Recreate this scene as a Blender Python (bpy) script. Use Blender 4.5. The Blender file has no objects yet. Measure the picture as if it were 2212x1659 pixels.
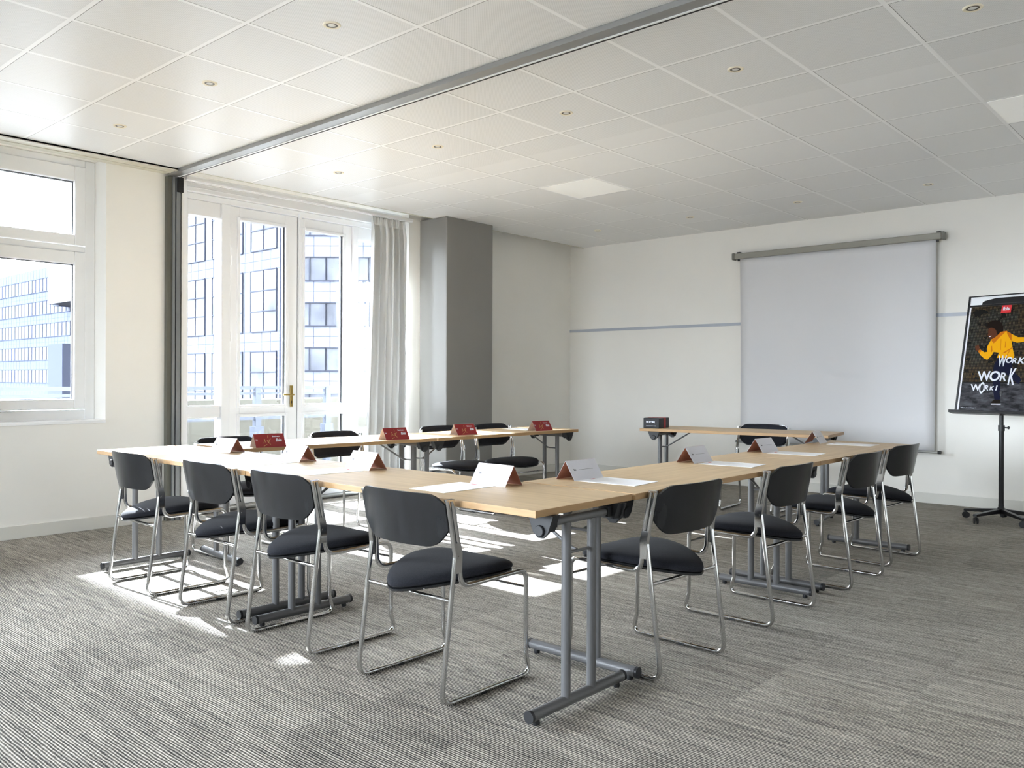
import bpy, math, random
from math import sin, cos, pi, radians, sqrt
from mathutils import Vector, Matrix

S = bpy.context.scene
COL = S.collection
random.seed(7)

# ------------------------------------------------------------------ camera
CAM_H, CZ = 1.2102, 2.9502           # camera height, ceiling height
YAW, ROLL = 0.7291, 0.0036
cam = bpy.data.cameras.new('camera')
cam.sensor_width = 36.0
cam.lens = 1827.34 / 2212 * 36.0
cam.shift_y = (818.82 - 829.5) / 2212
cam.clip_start, cam.clip_end = 0.05, 600
co = bpy.data.objects.new('camera', cam)
COL.objects.link(co)
s_, c_, sr_, cr_ = sin(YAW), cos(YAW), sin(ROLL), cos(ROLL)
co.matrix_world = Matrix(((c_ * cr_, -c_ * sr_, s_, 0), (s_ * cr_, -s_ * sr_, -c_, 0), (sr_, cr_, 0, CAM_H), (0, 0, 0, 1)))
S.camera = co

# ------------------------------------------------------------------ world, sun, exposure
S.view_settings.view_transform = 'Standard'
S.view_settings.look = 'None'
S.view_settings.gamma = 1.0
S.view_settings.use_curve_mapping = False
S.view_settings.exposure = 1.52
w = bpy.data.worlds.new('sky')
S.world = w
w.use_nodes = True
nt = w.node_tree
bg = nt.nodes['Background']
SKY = 32.0
tc = nt.nodes.new('ShaderNodeTexCoord')
sx = nt.nodes.new('ShaderNodeSeparateXYZ')
rp = nt.nodes.new('ShaderNodeValToRGB')
nt.links.new(tc.outputs['Generated'], sx.inputs[0])
nt.links.new(sx.outputs['Z'], rp.inputs[0])
rp.color_ramp.elements[0].color = (.30, .31, .33, 1)
rp.color_ramp.elements[0].position = 0.0
rp.color_ramp.elements[1].color = (.85, .92, 1, 1)
rp.color_ramp.elements[1].position = .75
e = rp.color_ramp.elements.new(.04)
e.color = (.90, .95, 1, 1)
# the sky is brightest round the sun (low in -x) and dimmer on the far side
ax = nt.nodes.new('ShaderNodeValToRGB')
ma = nt.nodes.new('ShaderNodeMath'); ma.operation = 'MULTIPLY_ADD'
ma.inputs[1].default_value, ma.inputs[2].default_value = -.5, .5
nt.links.new(sx.outputs['X'], ma.inputs[0]); nt.links.new(ma.outputs[0], ax.inputs[0])
ax.color_ramp.elements[0].color = (.05, .05, .05, 1); ax.color_ramp.elements[0].position = .10
ax.color_ramp.elements[1].color = (1.15, 1.15, 1.15, 1); ax.color_ramp.elements[1].position = .95
e = ax.color_ramp.elements.new(.5); e.color = (.50, .50, .50, 1)
mm = nt.nodes.new('ShaderNodeMix'); mm.data_type = 'RGBA'; mm.blend_type = 'MULTIPLY'; mm.inputs[0].default_value = 1
nt.links.new(rp.outputs[0], mm.inputs['A']); nt.links.new(ax.outputs[0], mm.inputs['B'])
nt.links.new(mm.outputs['Result'], bg.inputs['Color'])
bg.inputs['Strength'].default_value = SKY

sun = bpy.data.lights.new('sun', 'SUN')
sun.energy = 42.0
sun.angle = radians(.55)
sun.color = (.94, .975, 1)
so = bpy.data.objects.new('sun', sun)
COL.objects.link(so)
d = Vector((1, -.02, -.59)).normalized()
so.rotation_euler = d.to_track_quat('-Z', 'Y').to_euler()
so.location = (-30, 5, 20)

# portals that only guide the sampling of the daylight through the openings
def portal(name, y0, y1, z0, z1, x=-7.34):
    l = bpy.data.lights.new(name, 'AREA')
    l.shape = 'RECTANGLE'
    l.size, l.size_y = (z1 - z0), (y1 - y0)
    l.cycles.is_portal = True
    o = bpy.data.objects.new(name, l)
    o.location = (x, (y0 + y1) / 2, (z0 + z1) / 2)
    o.rotation_euler = (0, -pi / 2, 0)
    COL.objects.link(o)
portal('daylight_portal_window', 1.93, 2.9, .87, 2.95)
portal('daylight_portal_big_window', -5.8, 1.3, .87, 2.95)
portal('daylight_portal_door', 3.55, 6.1, .0, 2.95)
l = bpy.data.lights.new('daylight_portal_front', 'AREA'); l.shape = 'RECTANGLE'; l.size, l.size_y = 5.0, 2.08; l.cycles.is_portal = True
o = bpy.data.objects.new('daylight_portal_front', l); o.location = (-4.1, -6.44, 1.91); o.rotation_euler = (pi / 2, 0, 0); COL.objects.link(o)

S.cycles.use_denoising = True
S.cycles.max_bounces = 10
S.cycles.diffuse_bounces = 7
S.cycles.glossy_bounces = 4
S.cycles.transparent_max_bounces = 12
S.cycles.sample_clamp_indirect = 8.0
S.cycles.caustics_reflective = False
S.cycles.caustics_refractive = False

# ------------------------------------------------------------------ materials
def srgb(r, g, b):
    f = lambda v: (v / 255 / 12.92) if v / 255 <= .04045 else ((v / 255 + .055) / 1.055) ** 2.4
    return (f(r), f(g), f(b), 1)

def mat(name, col, rough=.5, metal=0., spec=.5, emit=None, estr=0., coat=0.):
    m = bpy.data.materials.new(name)
    m.use_nodes = True
    b = m.node_tree.nodes['Principled BSDF']
    b.inputs['Base Color'].default_value = col
    b.inputs['Roughness'].default_value = rough
    b.inputs['Metallic'].default_value = metal
    b.inputs['Specular IOR Level'].default_value = spec
    b.inputs['Coat Weight'].default_value = coat
    if emit:
        b.inputs['Emission Color'].default_value = emit
        b.inputs['Emission Strength'].default_value = estr
    return m

def nodes(m):
    return m.node_tree, m.node_tree.nodes, m.node_tree.links, m.node_tree.nodes['Principled BSDF']

def add_noise(m, scale, amount, rough_var=0., bump=0., stretch=(1, 1, 1), detail=4, space='Object'):
    """multiply the base colour by a soft noise and optionally bump the surface"""
    t, N, L, b = nodes(m)
    tc = N.new('ShaderNodeTexCoord'); mp = N.new('ShaderNodeMapping')
    mp.inputs['Scale'].default_value = stretch
    L.new(tc.outputs[space], mp.inputs[0])
    n = N.new('ShaderNodeTexNoise'); n.inputs['Scale'].default_value = scale
    n.inputs['Detail'].default_value = detail
    L.new(mp.outputs[0], n.inputs['Vector'])
    mr = N.new('ShaderNodeMapRange')
    mr.inputs['From Min'].default_value, mr.inputs['From Max'].default_value = .3, .7
    mr.inputs['To Min'].default_value, mr.inputs['To Max'].default_value = 1 - amount, 1 + amount * .5
    L.new(n.outputs[0], mr.inputs[0])
    mx = N.new('ShaderNodeMix'); mx.data_type = 'RGBA'; mx.blend_type = 'MULTIPLY'
    mx.inputs[0].default_value = 1
    mx.inputs['A'].default_value = b.inputs['Base Color'].default_value
    cb = N.new('ShaderNodeCombineXYZ')
    for i in range(3): L.new(mr.outputs[0], cb.inputs[i])
    L.new(cb.outputs[0], mx.inputs['B'])
    L.new(mx.outputs['Result'], b.inputs['Base Color'])
    if bump:
        bp = N.new('ShaderNodeBump'); bp.inputs['Strength'].default_value = bump
        bp.inputs['Distance'].default_value = .002
        L.new(n.outputs[0], bp.inputs['Height']); L.new(bp.outputs[0], b.inputs['Normal'])
    return m

M = {}
M['wall'] = add_noise(mat('wall_paint', srgb(238, 236, 230), .75, spec=.3), 1.3, .025)
M['wall2'] = add_noise(mat('pier_paint', srgb(237, 238, 237), .6, spec=.3), 1.3, .02)
M['grey_paint'] = add_noise(mat('grey_column_paint', srgb(132, 130, 127), .6, spec=.35), 1.5, .03)
M['base'] = mat('baseboard_paint', srgb(216, 215, 208), .5)
M['strip'] = mat('grey_wall_rail', srgb(176, 182, 192), .45)
M['pvc'] = mat('white_pvc', srgb(240, 241, 242), .32)
M['rubber'] = mat('glazing_gasket', srgb(70, 72, 78), .6)
M['wood_white'] = mat('white_door_paint', srgb(240, 241, 243), .35)
M['alu'] = mat('track_aluminium', srgb(150, 150, 148), .38, .55)
M['olive'] = mat('track_side_profile', srgb(88, 87, 78), .6)
M['post'] = mat('post_aluminium', srgb(122, 125, 126), .4, .4)
M['dark'] = mat('dark_slot', srgb(16, 16, 17), .7)
M['chrome'] = mat('chrome_tube', (.60, .60, .60, 1), .10, 1.)
M['steel_grey'] = mat('grey_powder_steel', srgb(98, 98, 99), .38, .15)
M['plastic'] = mat('black_plastic', srgb(27, 28, 31), .45)
M['brass'] = mat('brass', srgb(176, 150, 84), .3, .9)
M['cream'] = mat('cream_lamp_ring', srgb(236, 228, 206), .4)
M['lampcan_shade'] = mat('lamp_reflector_shade', srgb(70, 60, 42), .4, .3)  # dark colour stands in for the shade inside the lamp recess
M['bulb'] = mat('lamp_glass', srgb(225, 225, 220), .2)
M['paper'] = mat('white_paper', srgb(218, 218, 226), .6)
M['sheet'] = mat('sheet_paper', srgb(250, 250, 252), .6)
M['card_red'] = mat('red_print', srgb(134, 22, 28), .45)
M['card_in'] = mat('card_inside_lit_through', srgb(160, 108, 94), .7)  # brown stands in for light coming through the red print
M['card_in_w'] = mat('card_inside_pale', srgb(235, 222, 212), .7)
M['logo_red'] = mat('logo_red', srgb(205, 25, 32), .5)
M['ink'] = mat('dark_ink', srgb(60, 60, 66), .6)
M['gold'] = mat('gold_print', srgb(190, 150, 90), .5)
M['screen'] = add_noise(mat('screen_fabric', srgb(219, 219, 221), .8, spec=.2), .8, .015)
M['case'] = mat('screen_case', srgb(148, 146, 136), .45)
M['case_end'] = mat('screen_case_cap', srgb(120, 118, 110), .5)
M['board_white'] = mat('flipchart_enamel', srgb(232, 234, 238), .25)
M['black_satin'] = mat('black_satin_metal', srgb(22, 22, 24), .35, .3)
M['box_black'] = mat('box_black', srgb(17, 18, 24), .4, spec=.3)
M['box_red'] = mat('box_red', srgb(165, 22, 18), .45)
M['concrete'] = add_noise(mat('parapet_concrete', srgb(58, 56, 48), .85), 1.2, .25)
M['galv'] = mat('galvanised_rail', srgb(64, 67, 74), .8, 0., spec=0)
M['terrace'] = add_noise(mat('terrace_slab', srgb(44, 43, 41), .9), 2, .2)
M['white_text'] = mat('white_letters', srgb(214, 217, 226), .5)

# curtain: light cloth, a little translucent
m = mat('curtain_cloth', srgb(216, 217, 216), .85, spec=.2)
t, N, L, b = nodes(m)
tr = N.new('ShaderNodeBsdfTranslucent'); tr.inputs[0].default_value = srgb(215, 218, 225)
mx = N.new('ShaderNodeMixShader'); mx.inputs[0].default_value = .05
L.new(b.outputs[0], mx.inputs[1]); L.new(tr.outputs[0], mx.inputs[2])
L.new(mx.outputs[0], N['Material Output'].inputs[0])
M['curtain'] = m

# window glass: clear pane, sharp reflection
def glass(name, tint):
    m = bpy.data.materials.new(name); m.use_nodes = True
    N = m.node_tree.nodes; L = m.node_tree.links
    N.remove(N['Principled BSDF'])
    tr = N.new('ShaderNodeBsdfTransparent'); tr.inputs[0].default_value = tint
    gl = N.new('ShaderNodeBsdfGlossy'); gl.inputs['Roughness'].default_value = .0
    fr = N.new('ShaderNodeFresnel'); fr.inputs[0].default_value = 1.45
    mx = N.new('ShaderNodeMixShader')
    L.new(fr.outputs[0], mx.inputs[0]); L.new(tr.outputs[0], mx.inputs[1]); L.new(gl.outputs[0], mx.inputs[2])
    L.new(mx.outputs[0], N['Material Output'].inputs[0])
    return m
M['glass'] = glass('window_glass', (.93, .95, .97, 1))

# carpet: ribbed loop pile tiles, ribs along x, 8 mm apart
m = mat('ribbed_carpet', (0.2, 0.2, 0.2, 1), .95, spec=.15)
t, N, L, b = nodes(m)
tc = N.new('ShaderNodeTexCoord')
sp = N.new('ShaderNodeSeparateXYZ'); L.new(tc.outputs['Object'], sp.inputs[0])
def math_(op, a, b_=None, c=None):
    n = N.new('ShaderNodeMath'); n.operation = op
    for i, v in enumerate((a, b_, c)):
        if v is None: continue
        if isinstance(v, (int, float)): n.inputs[i].default_value = v
        else: L.new(v, n.inputs[i])
    return n.outputs[0]
X, Y = sp.outputs['X'], sp.outputs['Y']
def noise(vec, scale, detail=3, rough=.6):
    n = N.new('ShaderNodeTexNoise'); n.inputs['Scale'].default_value = scale
    n.inputs['Detail'].default_value = detail; n.inputs['Roughness'].default_value = rough
    L.new(vec, n.inputs['Vector']); return n.outputs[0]
def vec(x, y, z=0.):
    cbn = N.new('ShaderNodeCombineXYZ')
    for i, v in enumerate((x, y, z)):
        if isinstance(v, (int, float)): cbn.inputs[i].default_value = v
        else: L.new(v, cbn.inputs[i])
    return cbn.outputs[0]
wob = noise(vec(math_('MULTIPLY', X, 12), math_('MULTIPLY', Y, 40)), 1.0, 3)
rib = math_('SINE', math_('ADD', math_('MULTIPLY', Y, 2 * pi / .0106), math_('MULTIPLY', wob, 5.0)))
rib = math_('ADD', math_('MULTIPLY', rib, .5), .5)
# streaks of dark yarn, long along x and changing from tile to tile (half metre)
tx = math_('FLOOR', math_('MULTIPLY', X, 2.0)); ty = math_('FLOOR', math_('MULTIPLY', Y, 2.0))
wn = N.new('ShaderNodeTexWhiteNoise'); wn.noise_dimensions = '2D'; L.new(vec(tx, ty), wn.inputs[0])
tile = wn.outputs[0]
streak = noise(vec(math_('MULTIPLY', X, 3.2), math_('MULTIPLY', Y, 46), math_('MULTIPLY', tile, 9)), 1.0, 4, .65)
patch = noise(vec(math_('MULTIPLY', X, 22), math_('MULTIPLY', Y, 70)), 1.0, 4, .75)
fleck = noise(vec(math_('MULTIPLY', X, 130), math_('MULTIPLY', Y, 200)), 1.0, 3, .8)
v = math_('ADD', math_('MULTIPLY', rib, .66), math_('MULTIPLY', streak, .80))
v = math_('ADD', v, math_('MULTIPLY', fleck, 1.25))
v = math_('ADD', v, math_('MULTIPLY', tile, .10))
v = math_('ADD', v, math_('MULTIPLY', patch, .55))
mr = N.new('ShaderNodeMapRange'); L.new(v, mr.inputs[0])
mr.inputs['From Min'].default_value, mr.inputs['From Max'].default_value = 1.20, 2.12
cr = N.new('ShaderNodeValToRGB'); L.new(mr.outputs[0], cr.inputs[0])
cr.color_ramp.elements[0].color = srgb(33, 33, 36); cr.color_ramp.elements[0].position = 0
cr.color_ramp.elements[1].color = srgb(214, 207, 195); cr.color_ramp.elements[1].position = 1
e = cr.color_ramp.elements.new(.42); e.color = srgb(106, 102, 95)
L.new(cr.outputs[0], b.inputs['Base Color'])
bp = N.new('ShaderNodeBump'); bp.inputs['Strength'].default_value = .55; bp.inputs['Distance'].default_value = .004
L.new(math_('ADD', rib, math_('MULTIPLY', fleck, .8)), bp.inputs['Height']); L.new(bp.outputs[0], b.inputs['Normal'])
M['carpet'] = m

# oak laminate, grain along the object's local x
m = mat('oak_laminate', srgb(203, 175, 135), .42, spec=.5)
t, N, L, b = nodes(m)
tc = N.new('ShaderNodeTexCoord'); mp = N.new('ShaderNodeMapping')
mp.inputs['Scale'].default_value = (.9, 16, 16); L.new(tc.outputs['Object'], mp.inputs[0])
n1 = N.new('ShaderNodeTexNoise'); n1.inputs['Scale'].default_value = 2.2; n1.inputs['Detail'].default_value = 6
n1.inputs['Roughness'].default_value = .65
L.new(mp.outputs[0], n1.inputs['Vector'])
cr = N.new('ShaderNodeValToRGB'); L.new(n1.outputs[0], cr.inputs[0])
cr.color_ramp.elements[0].color = srgb(182, 154, 116); cr.color_ramp.elements[0].position = .33
cr.color_ramp.elements[1].color = srgb(203, 177, 139); cr.color_ramp.elements[1].position = .66
L.new(cr.outputs[0], b.inputs['Base Color'])
M['oak'] = m
M['oak_edge'] = add_noise(mat('oak_edge_band', srgb(166, 132, 90), .5), 3, .12, stretch=(2, 2, 30))

# black stained plywood and charcoal fabric
m = add_noise(mat('black_plywood', srgb(31, 32, 34), .26, spec=.5), 2.4, .5, stretch=(7, 7, 1.6), detail=5)
M['ply'] = m
m = add_noise(mat('charcoal_fabric', srgb(34, 35, 40), .9, spec=.12), 260, .3, bump=.3, detail=2)
t, N, L, b = nodes(m)
b.inputs['Sheen Weight'].default_value = .04
M['fabric'] = m

# ceiling: perforated metal tiles, white T bars with a thin dark joint; grid starts are real tile sizes
m = mat('ceiling_tiles', srgb(236, 236, 230), .38, spec=.35)
t, N, L, b = nodes(m)
tc = N.new('ShaderNodeTexCoord')
sp = N.new('ShaderNodeSeparateXYZ'); L.new(tc.outputs['Object'], sp.inputs[0])
X, Y = sp.outputs['X'], sp.outputs['Y']
gx = math_('DIVIDE', math_('ADD', X, 6.754), .60308)
side = math_('GREATER_THAN', Y, 3.45)
gyl = math_('DIVIDE', math_('SUBTRACT', Y, 2.219), .5869)
gyr = math_('DIVIDE', math_('SUBTRACT', Y, 3.4515), .6097)
gy = math_('ADD', math_('MULTIPLY', side, gyr), math_('MULTIPLY', math_('SUBTRACT', 1., side), gyl))
def cellpos(g): return math_('SUBTRACT', g, math_('FLOOR', g))
fx, fy = cellpos(gx), cellpos(gy)
# distance to grid line (in cells) centred
def dist(f): return math_('ABSOLUTE', math_('SUBTRACT', math_('FRACT', math_('ADD', f, .5)), .5))
barx = math_('LESS_THAN', dist(fx), .019); bary = math_('LESS_THAN', dist(fy), .019)
bar = math_('MAXIMUM', barx, bary)
wn = N.new('ShaderNodeTexWhiteNoise'); wn.noise_dimensions = '2D'
L.new(vec(math_('FLOOR', gx), math_('FLOOR', gy), 0.), wn.inputs[0])
jx = math_('MULTIPLY', math_('GREATER_THAN', dist(fx), .019), math_('LESS_THAN', dist(fx), .0245))
jy = math_('MULTIPLY', math_('GREATER_THAN', dist(fy), .019), math_('LESS_THAN', dist(fy), .0245))
jx = math_('MULTIPLY', jx, math_('GREATER_THAN', .5, fx)); jy = math_('MULTIPLY', jy, math_('GREATER_THAN', .5, fy))
sel = math_('GREATER_THAN', wn.outputs[0], .35)
joint = math_('MAXIMUM', math_('MULTIPLY', jx, sel), jy)
joint = math_('MULTIPLY', joint, math_('SUBTRACT', 1., bar))
hx = math_('SINE', math_('MULTIPLY', X, 2 * pi / .012)); hy = math_('SINE', math_('MULTIPLY', Y, 2 * pi / .012))
hole = math_('GREATER_THAN', math_('MULTIPLY', hx, hy), .45)
hole = math_('MULTIPLY', hole, math_('SUBTRACT', 1., math_('MAXIMUM', bar, joint)))
hole = math_('MULTIPLY', hole, math_('LESS_THAN', Y, 5.0))
tone = math_('ADD', .86, math_('MULTIPLY', wn.outputs[0], .05))
val = math_('ADD', tone, math_('MULTIPLY', bar, .13))
val = math_('SUBTRACT', val, math_('MULTIPLY', hole, .22))
val = math_('MULTIPLY', val, math_('SUBTRACT', 1., math_('MULTIPLY', joint, .80)))
mx = N.new('ShaderNodeMix'); mx.data_type = 'RGBA'; mx.blend_type = 'MULTIPLY'; mx.inputs[0].default_value = 1
mx.inputs['A'].default_value = srgb(246, 247, 248); L.new(vec(val, val, val), mx.inputs['B'])
L.new(mx.outputs['Result'], b.inputs['Base Color'])
M['ceiling'] = m
M['ceiling_trim'] = mat('ceiling_edge_trim', srgb(206, 204, 190), .4)

# buildings outside
M['granite'] = add_noise(mat('granite_cladding', srgb(98, 101, 116), .9, spec=0), .9, .16, detail=8)
M['granite2'] = add_noise(mat('granite_cladding_pale', srgb(74, 76, 84), .9, spec=0), .5, .12)
M['joint'] = mat('cladding_joint', srgb(52, 56, 70), .9, spec=0)
M['mullion'] = mat('facade_mullion', srgb(50, 52, 60), .9, spec=0)
m = mat('facade_glass', srgb(92, 94, 101), .9, spec=0)
add_noise(m, .22, .75, detail=5)
M['fglass'] = m
M['granite3'] = mat('banded_cladding', srgb(62, 66, 77), .9, spec=0)
M['fribbon'] = mat('ribbon_window_shade', srgb(68, 70, 78), .9, spec=.0)
M['fblock'] = mat('white_block', srgb(78, 79, 84), .9, spec=0)
M['fdark'] = mat('facade_dark_panel', srgb(54, 57, 68), .9, spec=0)

# ------------------------------------------------------------------ mesh helpers
class MB:
    def __init__(s): s.v, s.f, s.mi = [], [], []
    def add(s, vs, fs, mi=0):
        o = len(s.v); s.v += [tuple(p) for p in vs]; s.f += [tuple(i + o for i in f) for f in fs]; s.mi += [mi] * len(fs)
        return s
    def box(s, x0, x1, y0, y1, z0, z1, mi=0, mtx=None, bev=0.):
        x0, x1 = min(x0, x1), max(x0, x1); y0, y1 = min(y0, y1), max(y0, y1); z0, z1 = min(z0, z1), max(z0, z1)
        vs = [(x, y, z) for z in (z0, z1) for y in (y0, y1) for x in (x0, x1)]
        fs = [(0, 2, 3, 1), (4, 5, 7, 6), (0, 1, 5, 4), (2, 6, 7, 3), (0, 4, 6, 2), (1, 3, 7, 5)]
        if mtx: vs = [mtx @ Vector(v) for v in vs]
        return s.add(vs, fs, mi)
    def prism(s, poly, axis, a0, a1, mi=0, mtx=None):
        """poly = list of 2D points; axis: the extruded axis ('x','y','z')"""
        def P(p, a): return {'x': (a, p[0], p[1]), 'y': (p[0], a, p[1]), 'z': (p[0], p[1], a)}[axis]
        n = len(poly); vs = [P(p, a0) for p in poly] + [P(p, a1) for p in poly]
        if mtx: vs = [mtx @ Vector(v) for v in vs]
        fs = [tuple(range(n)), tuple(range(2 * n - 1, n - 1, -1))] + [(i, i + n, (i + 1) % n + n, (i + 1) % n) for i in range(n)]
        return s.add(vs, fs, mi)
    def tube(s, pts, r, n=10, fillet=0., closed=False, mi=0, caps=True, seg=6):
        P = [Vector(p) for p in pts]
        fl = fillet if isinstance(fillet, (list, tuple)) else [fillet] * len(P)
        out = []
        for i, p in enumerate(P):
            if (i in (0, len(P) - 1) and not closed) or fl[i] <= 0: out.append(p); continue
            a, b = P[i - 1], P[(i + 1) % len(P)]
            u, v = (a - p), (b - p); lu, lv = u.length, v.length; u.normalize(); v.normalize()
            ang = u.angle(v)
            if ang > pi - .02: out.append(p); continue
            t_ = min(fl[i] / math.tan(ang / 2), lu * .49, lv * .49)
            p0, p2 = p + u * t_, p + v * t_
            for k in range(seg + 1):
                q = k / seg
                out.append(p0 * (1 - q) ** 2 + p * 2 * q * (1 - q) + p2 * q * q)
        P = out; m_ = len(P); vs = []
        tang = []
        for i in range(m_):
            a = P[i - 1] if (i or closed) else P[0]; b = P[(i + 1) % m_] if (i < m_ - 1 or closed) else P[-1]
            tang.append((b - a).normalized())
        up = Vector((0, 0, 1)) if abs(tang[0].z) < .9 else Vector((1, 0, 0))
        nrm = (up - tang[0] * up.dot(tang[0])).normalized()
        for i in range(m_):
            nrm = (nrm - tang[i] * nrm.dot(tang[i])).normalized()
            bi = tang[i].cross(nrm)
            for k in range(n):
                a = 2 * pi * k / n; vs.append(P[i] + nrm * r * cos(a) + bi * r * sin(a))
        fs = []
        R = m_ if closed else m_ - 1
        for i in range(R):
            j = (i + 1) % m_
            for k in range(n): fs.append((i * n + k, i * n + (k + 1) % n, j * n + (k + 1) % n, j * n + k))
        if caps and not closed: fs += [tuple(range(n - 1, -1, -1)), tuple((m_ - 1) * n + k for k in range(n))]
        return s.add(vs, fs, mi)
    def lathe(s, prof, center=(0, 0, 0), n=24, mi=0, axis='z'):
        vs, fs = [], []
        for (r, z) in prof:
            for k in range(n):
                a = 2 * pi * k / n; p = (r * cos(a), r * sin(a), z)
                if axis == 'x': p = (z, r * cos(a), r * sin(a))
                if axis == 'y': p = (r * cos(a), z, r * sin(a))
                vs.append(Vector(p) + Vector(center))
        for i in range(len(prof) - 1):
            for k in range(n): fs.append((i * n + k, i * n + (k + 1) % n, (i + 1) * n + (k + 1) % n, (i + 1) * n + k))
        if prof[0][0] > 1e-6: fs.append(tuple(range(n - 1, -1, -1)))
        if prof[-1][0] > 1e-6: fs.append(tuple((len(prof) - 1) * n + k for k in range(n)))
        return s.add(vs, fs, mi)
    def grid(s, nu, nv, fn, mi=0):
        vs = [fn(i / nu, j / nv) for j in range(nv + 1) for i in range(nu + 1)]
        fs = [(j * (nu + 1) + i, j * (nu + 1) + i + 1, (j + 1) * (nu + 1) + i + 1, (j + 1) * (nu + 1) + i) for j in range(nv) for i in range(nu)]
        return s.add(vs, fs, mi)
    def build(s, name, mats, parent=None, smooth=False, bevel=0., bseg=2, solid=0.):
        me = bpy.data.meshes.new(name)
        me.from_pydata(s.v, [], s.f)
        mats = mats if isinstance(mats, (list, tuple)) else [mats]
        for m in mats: me.materials.append(M[m] if isinstance(m, str) else m)
        me.polygons.foreach_set('material_index', s.mi)
        me.update()
        import bmesh
        bm = bmesh.new(); bm.from_mesh(me); bmesh.ops.recalc_face_normals(bm, faces=bm.faces)
        if bevel:
            bmesh.ops.bevel(bm, geom=[e for e in bm.edges if e.is_manifold and e.calc_face_angle(0) > .6], offset=bevel, segments=bseg, affect='EDGES', profile=.5)
        bm.to_mesh(me); bm.free()
        if smooth:
            me.polygons.foreach_set('use_smooth', [True] * len(me.polygons))
            me.set_sharp_from_angle(angle=radians(40))
        o = bpy.data.objects.new(name, me); COL.objects.link(o)
        if parent: o.parent = parent
        if solid:
            md = o.modifiers.new('thickness', 'SOLIDIFY'); md.thickness = solid; md.offset = 0
        return o

def tag(o, label=None, cat=None, group=None, kind=None):
    if label: o['label'] = label
    if cat: o['category'] = cat
    if group: o['group'] = group
    if kind: o['kind'] = kind
    return o
def thing(name, label, cat, loc=(0, 0, 0), rz=0., group=None):
    o = bpy.data.objects.new(name, None); COL.objects.link(o)
    o.location = loc; o.rotation_euler = (0, 0, rz); o.empty_display_size = .1
    return tag(o, label, cat, group)
def struct(o, label=None, cat=None): return tag(o, label, cat, kind='structure')
def copy_tree(o, parent=None):
    c = o.copy(); COL.objects.link(c); c.parent = parent
    for ch in list(o.children): copy_tree(ch, c)
    return c
def place(proto, used, loc, rz, label, group):
    o = proto if not used else copy_tree(proto)
    o.location = loc; o.rotation_euler = (0, 0, rz); o['label'] = label
    if group: o['group'] = group
    return o
def text(name, body, size, mat_, parent, mtx, depth=.0006, shear=0., bold=0., sx=1., align='LEFT'):
    cu = bpy.data.curves.new(name, 'FONT'); cu.body = body; cu.size = size
    cu.extrude = depth; cu.shear = shear; cu.offset = bold; cu.align_x = align; cu.resolution_u = 6
    tmp = bpy.data.objects.new('text_outline', cu); COL.objects.link(tmp)
    dg = bpy.context.evaluated_depsgraph_get()
    me = bpy.data.meshes.new_from_object(tmp.evaluated_get(dg))
    bpy.data.objects.remove(tmp)
    me.transform(Matrix.Diagonal((sx, 1, 1, 1)))
    me.transform(mtx)
    me.materials.clear(); me.materials.append(M[mat_])
    o = bpy.data.objects.new(name, me); COL.objects.link(o); o.parent = parent
    return o

WX = -6.98      # window wall plane
SY = 8.98       # screen wall plane
XR, YF = 3.2, -6.2
ST = 3.14       # underside of the slab above the hung ceiling

# ------------------------------------------------------------------ room shell
f = MB(); f.box(-7.0, XR, YF, SY, -.08, 0); f.box(-7.3, -7.0, 3.55, 6.1, -.08, 0)
struct(f.build('floor', 'carpet'))
f = MB(); f.box(-6.754, XR, YF, SY, CZ, CZ + .03)
struct(f.build('ceiling', 'ceiling'))
f = MB(); f.box(-7.35, XR + .2, YF - .2, SY + .2, ST, ST + .15)
struct(f.build('ceiling', 'wall'))

f = MB()   # window wall with its openings: big window, window, door
T0, T1 = -7.32, WX
f.box(T0, T1, YF, -5.8, 0, ST); f.box(T0, T1, -5.8, 1.3, 0, .866); f.box(T0, T1, -5.8, 1.3, 2.955, ST)
f.box(T0, T1, 1.3, 1.93, 0, ST)
f.box(T0, T1, 1.93, 2.9, 0, .866); f.box(T0, T1, 1.93, 2.9, 2.975, ST)
f.box(T0, T1, 2.9, 3.53, 0, ST)
f.box(T0, T1, 3.53, 6.12, 3.0, ST)
f.box(T0, T1, 6.12, SY + .2, 0, ST)
struct(f.build('wall_left', 'wall'))
f = MB(); f.box(-7.32, XR + .2, SY, SY + .2, 0, ST); struct(f.build('wall_back', 'wall'))
f = MB(); f.box(XR, XR + .2, YF, SY, 0, ST); struct(f.build('wall_right', 'wall'))
f = MB()
f.box(-7.32, -6.6, YF - .2, YF, 0, ST); f.box(-6.6, -1.6, YF - .2, YF, 0, .866); f.box(-6.6, -1.6, YF - .2, YF, 2.955, ST); f.box(-1.6, XR + .2, YF - .2, YF, 0, ST)
for k in range(1, 4): f.box(-6.6 + 1.25 * k - .05, -6.6 + 1.25 * k + .05, YF - .12, YF - .04, .866, 2.955)
struct(f.build('wall_front', 'wall'))
f = MB(); f.box(-6.6, -1.6, YF - .09, YF - .084, .866, 2.955); struct(f.build('added_fill_window', 'glass'))  # wide window added behind the camera to bring in fill daylight
f = MB(); f.box(WX, -6.55, 6.28, 7.0, 0, CZ)
struct(f.build('wall_column', 'grey_paint', bevel=.008))
f = MB(); f.box(WX, WX + .014, YF, 3.38, 0, .1); f.box(WX, WX + .014, 7.0, SY, 0, .1)
struct(f.build('baseboard_left', 'base', bevel=.003))
f = MB(); f.box(WX, XR, SY - .014, SY, 0, .102)
struct(f.build('baseboard_back', 'base', bevel=.003))
f = MB(); f.box(-6.98, XR, SY - .008, SY, 1.835, 1.869)
struct(f.build('trim_1', 'strip'))
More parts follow.
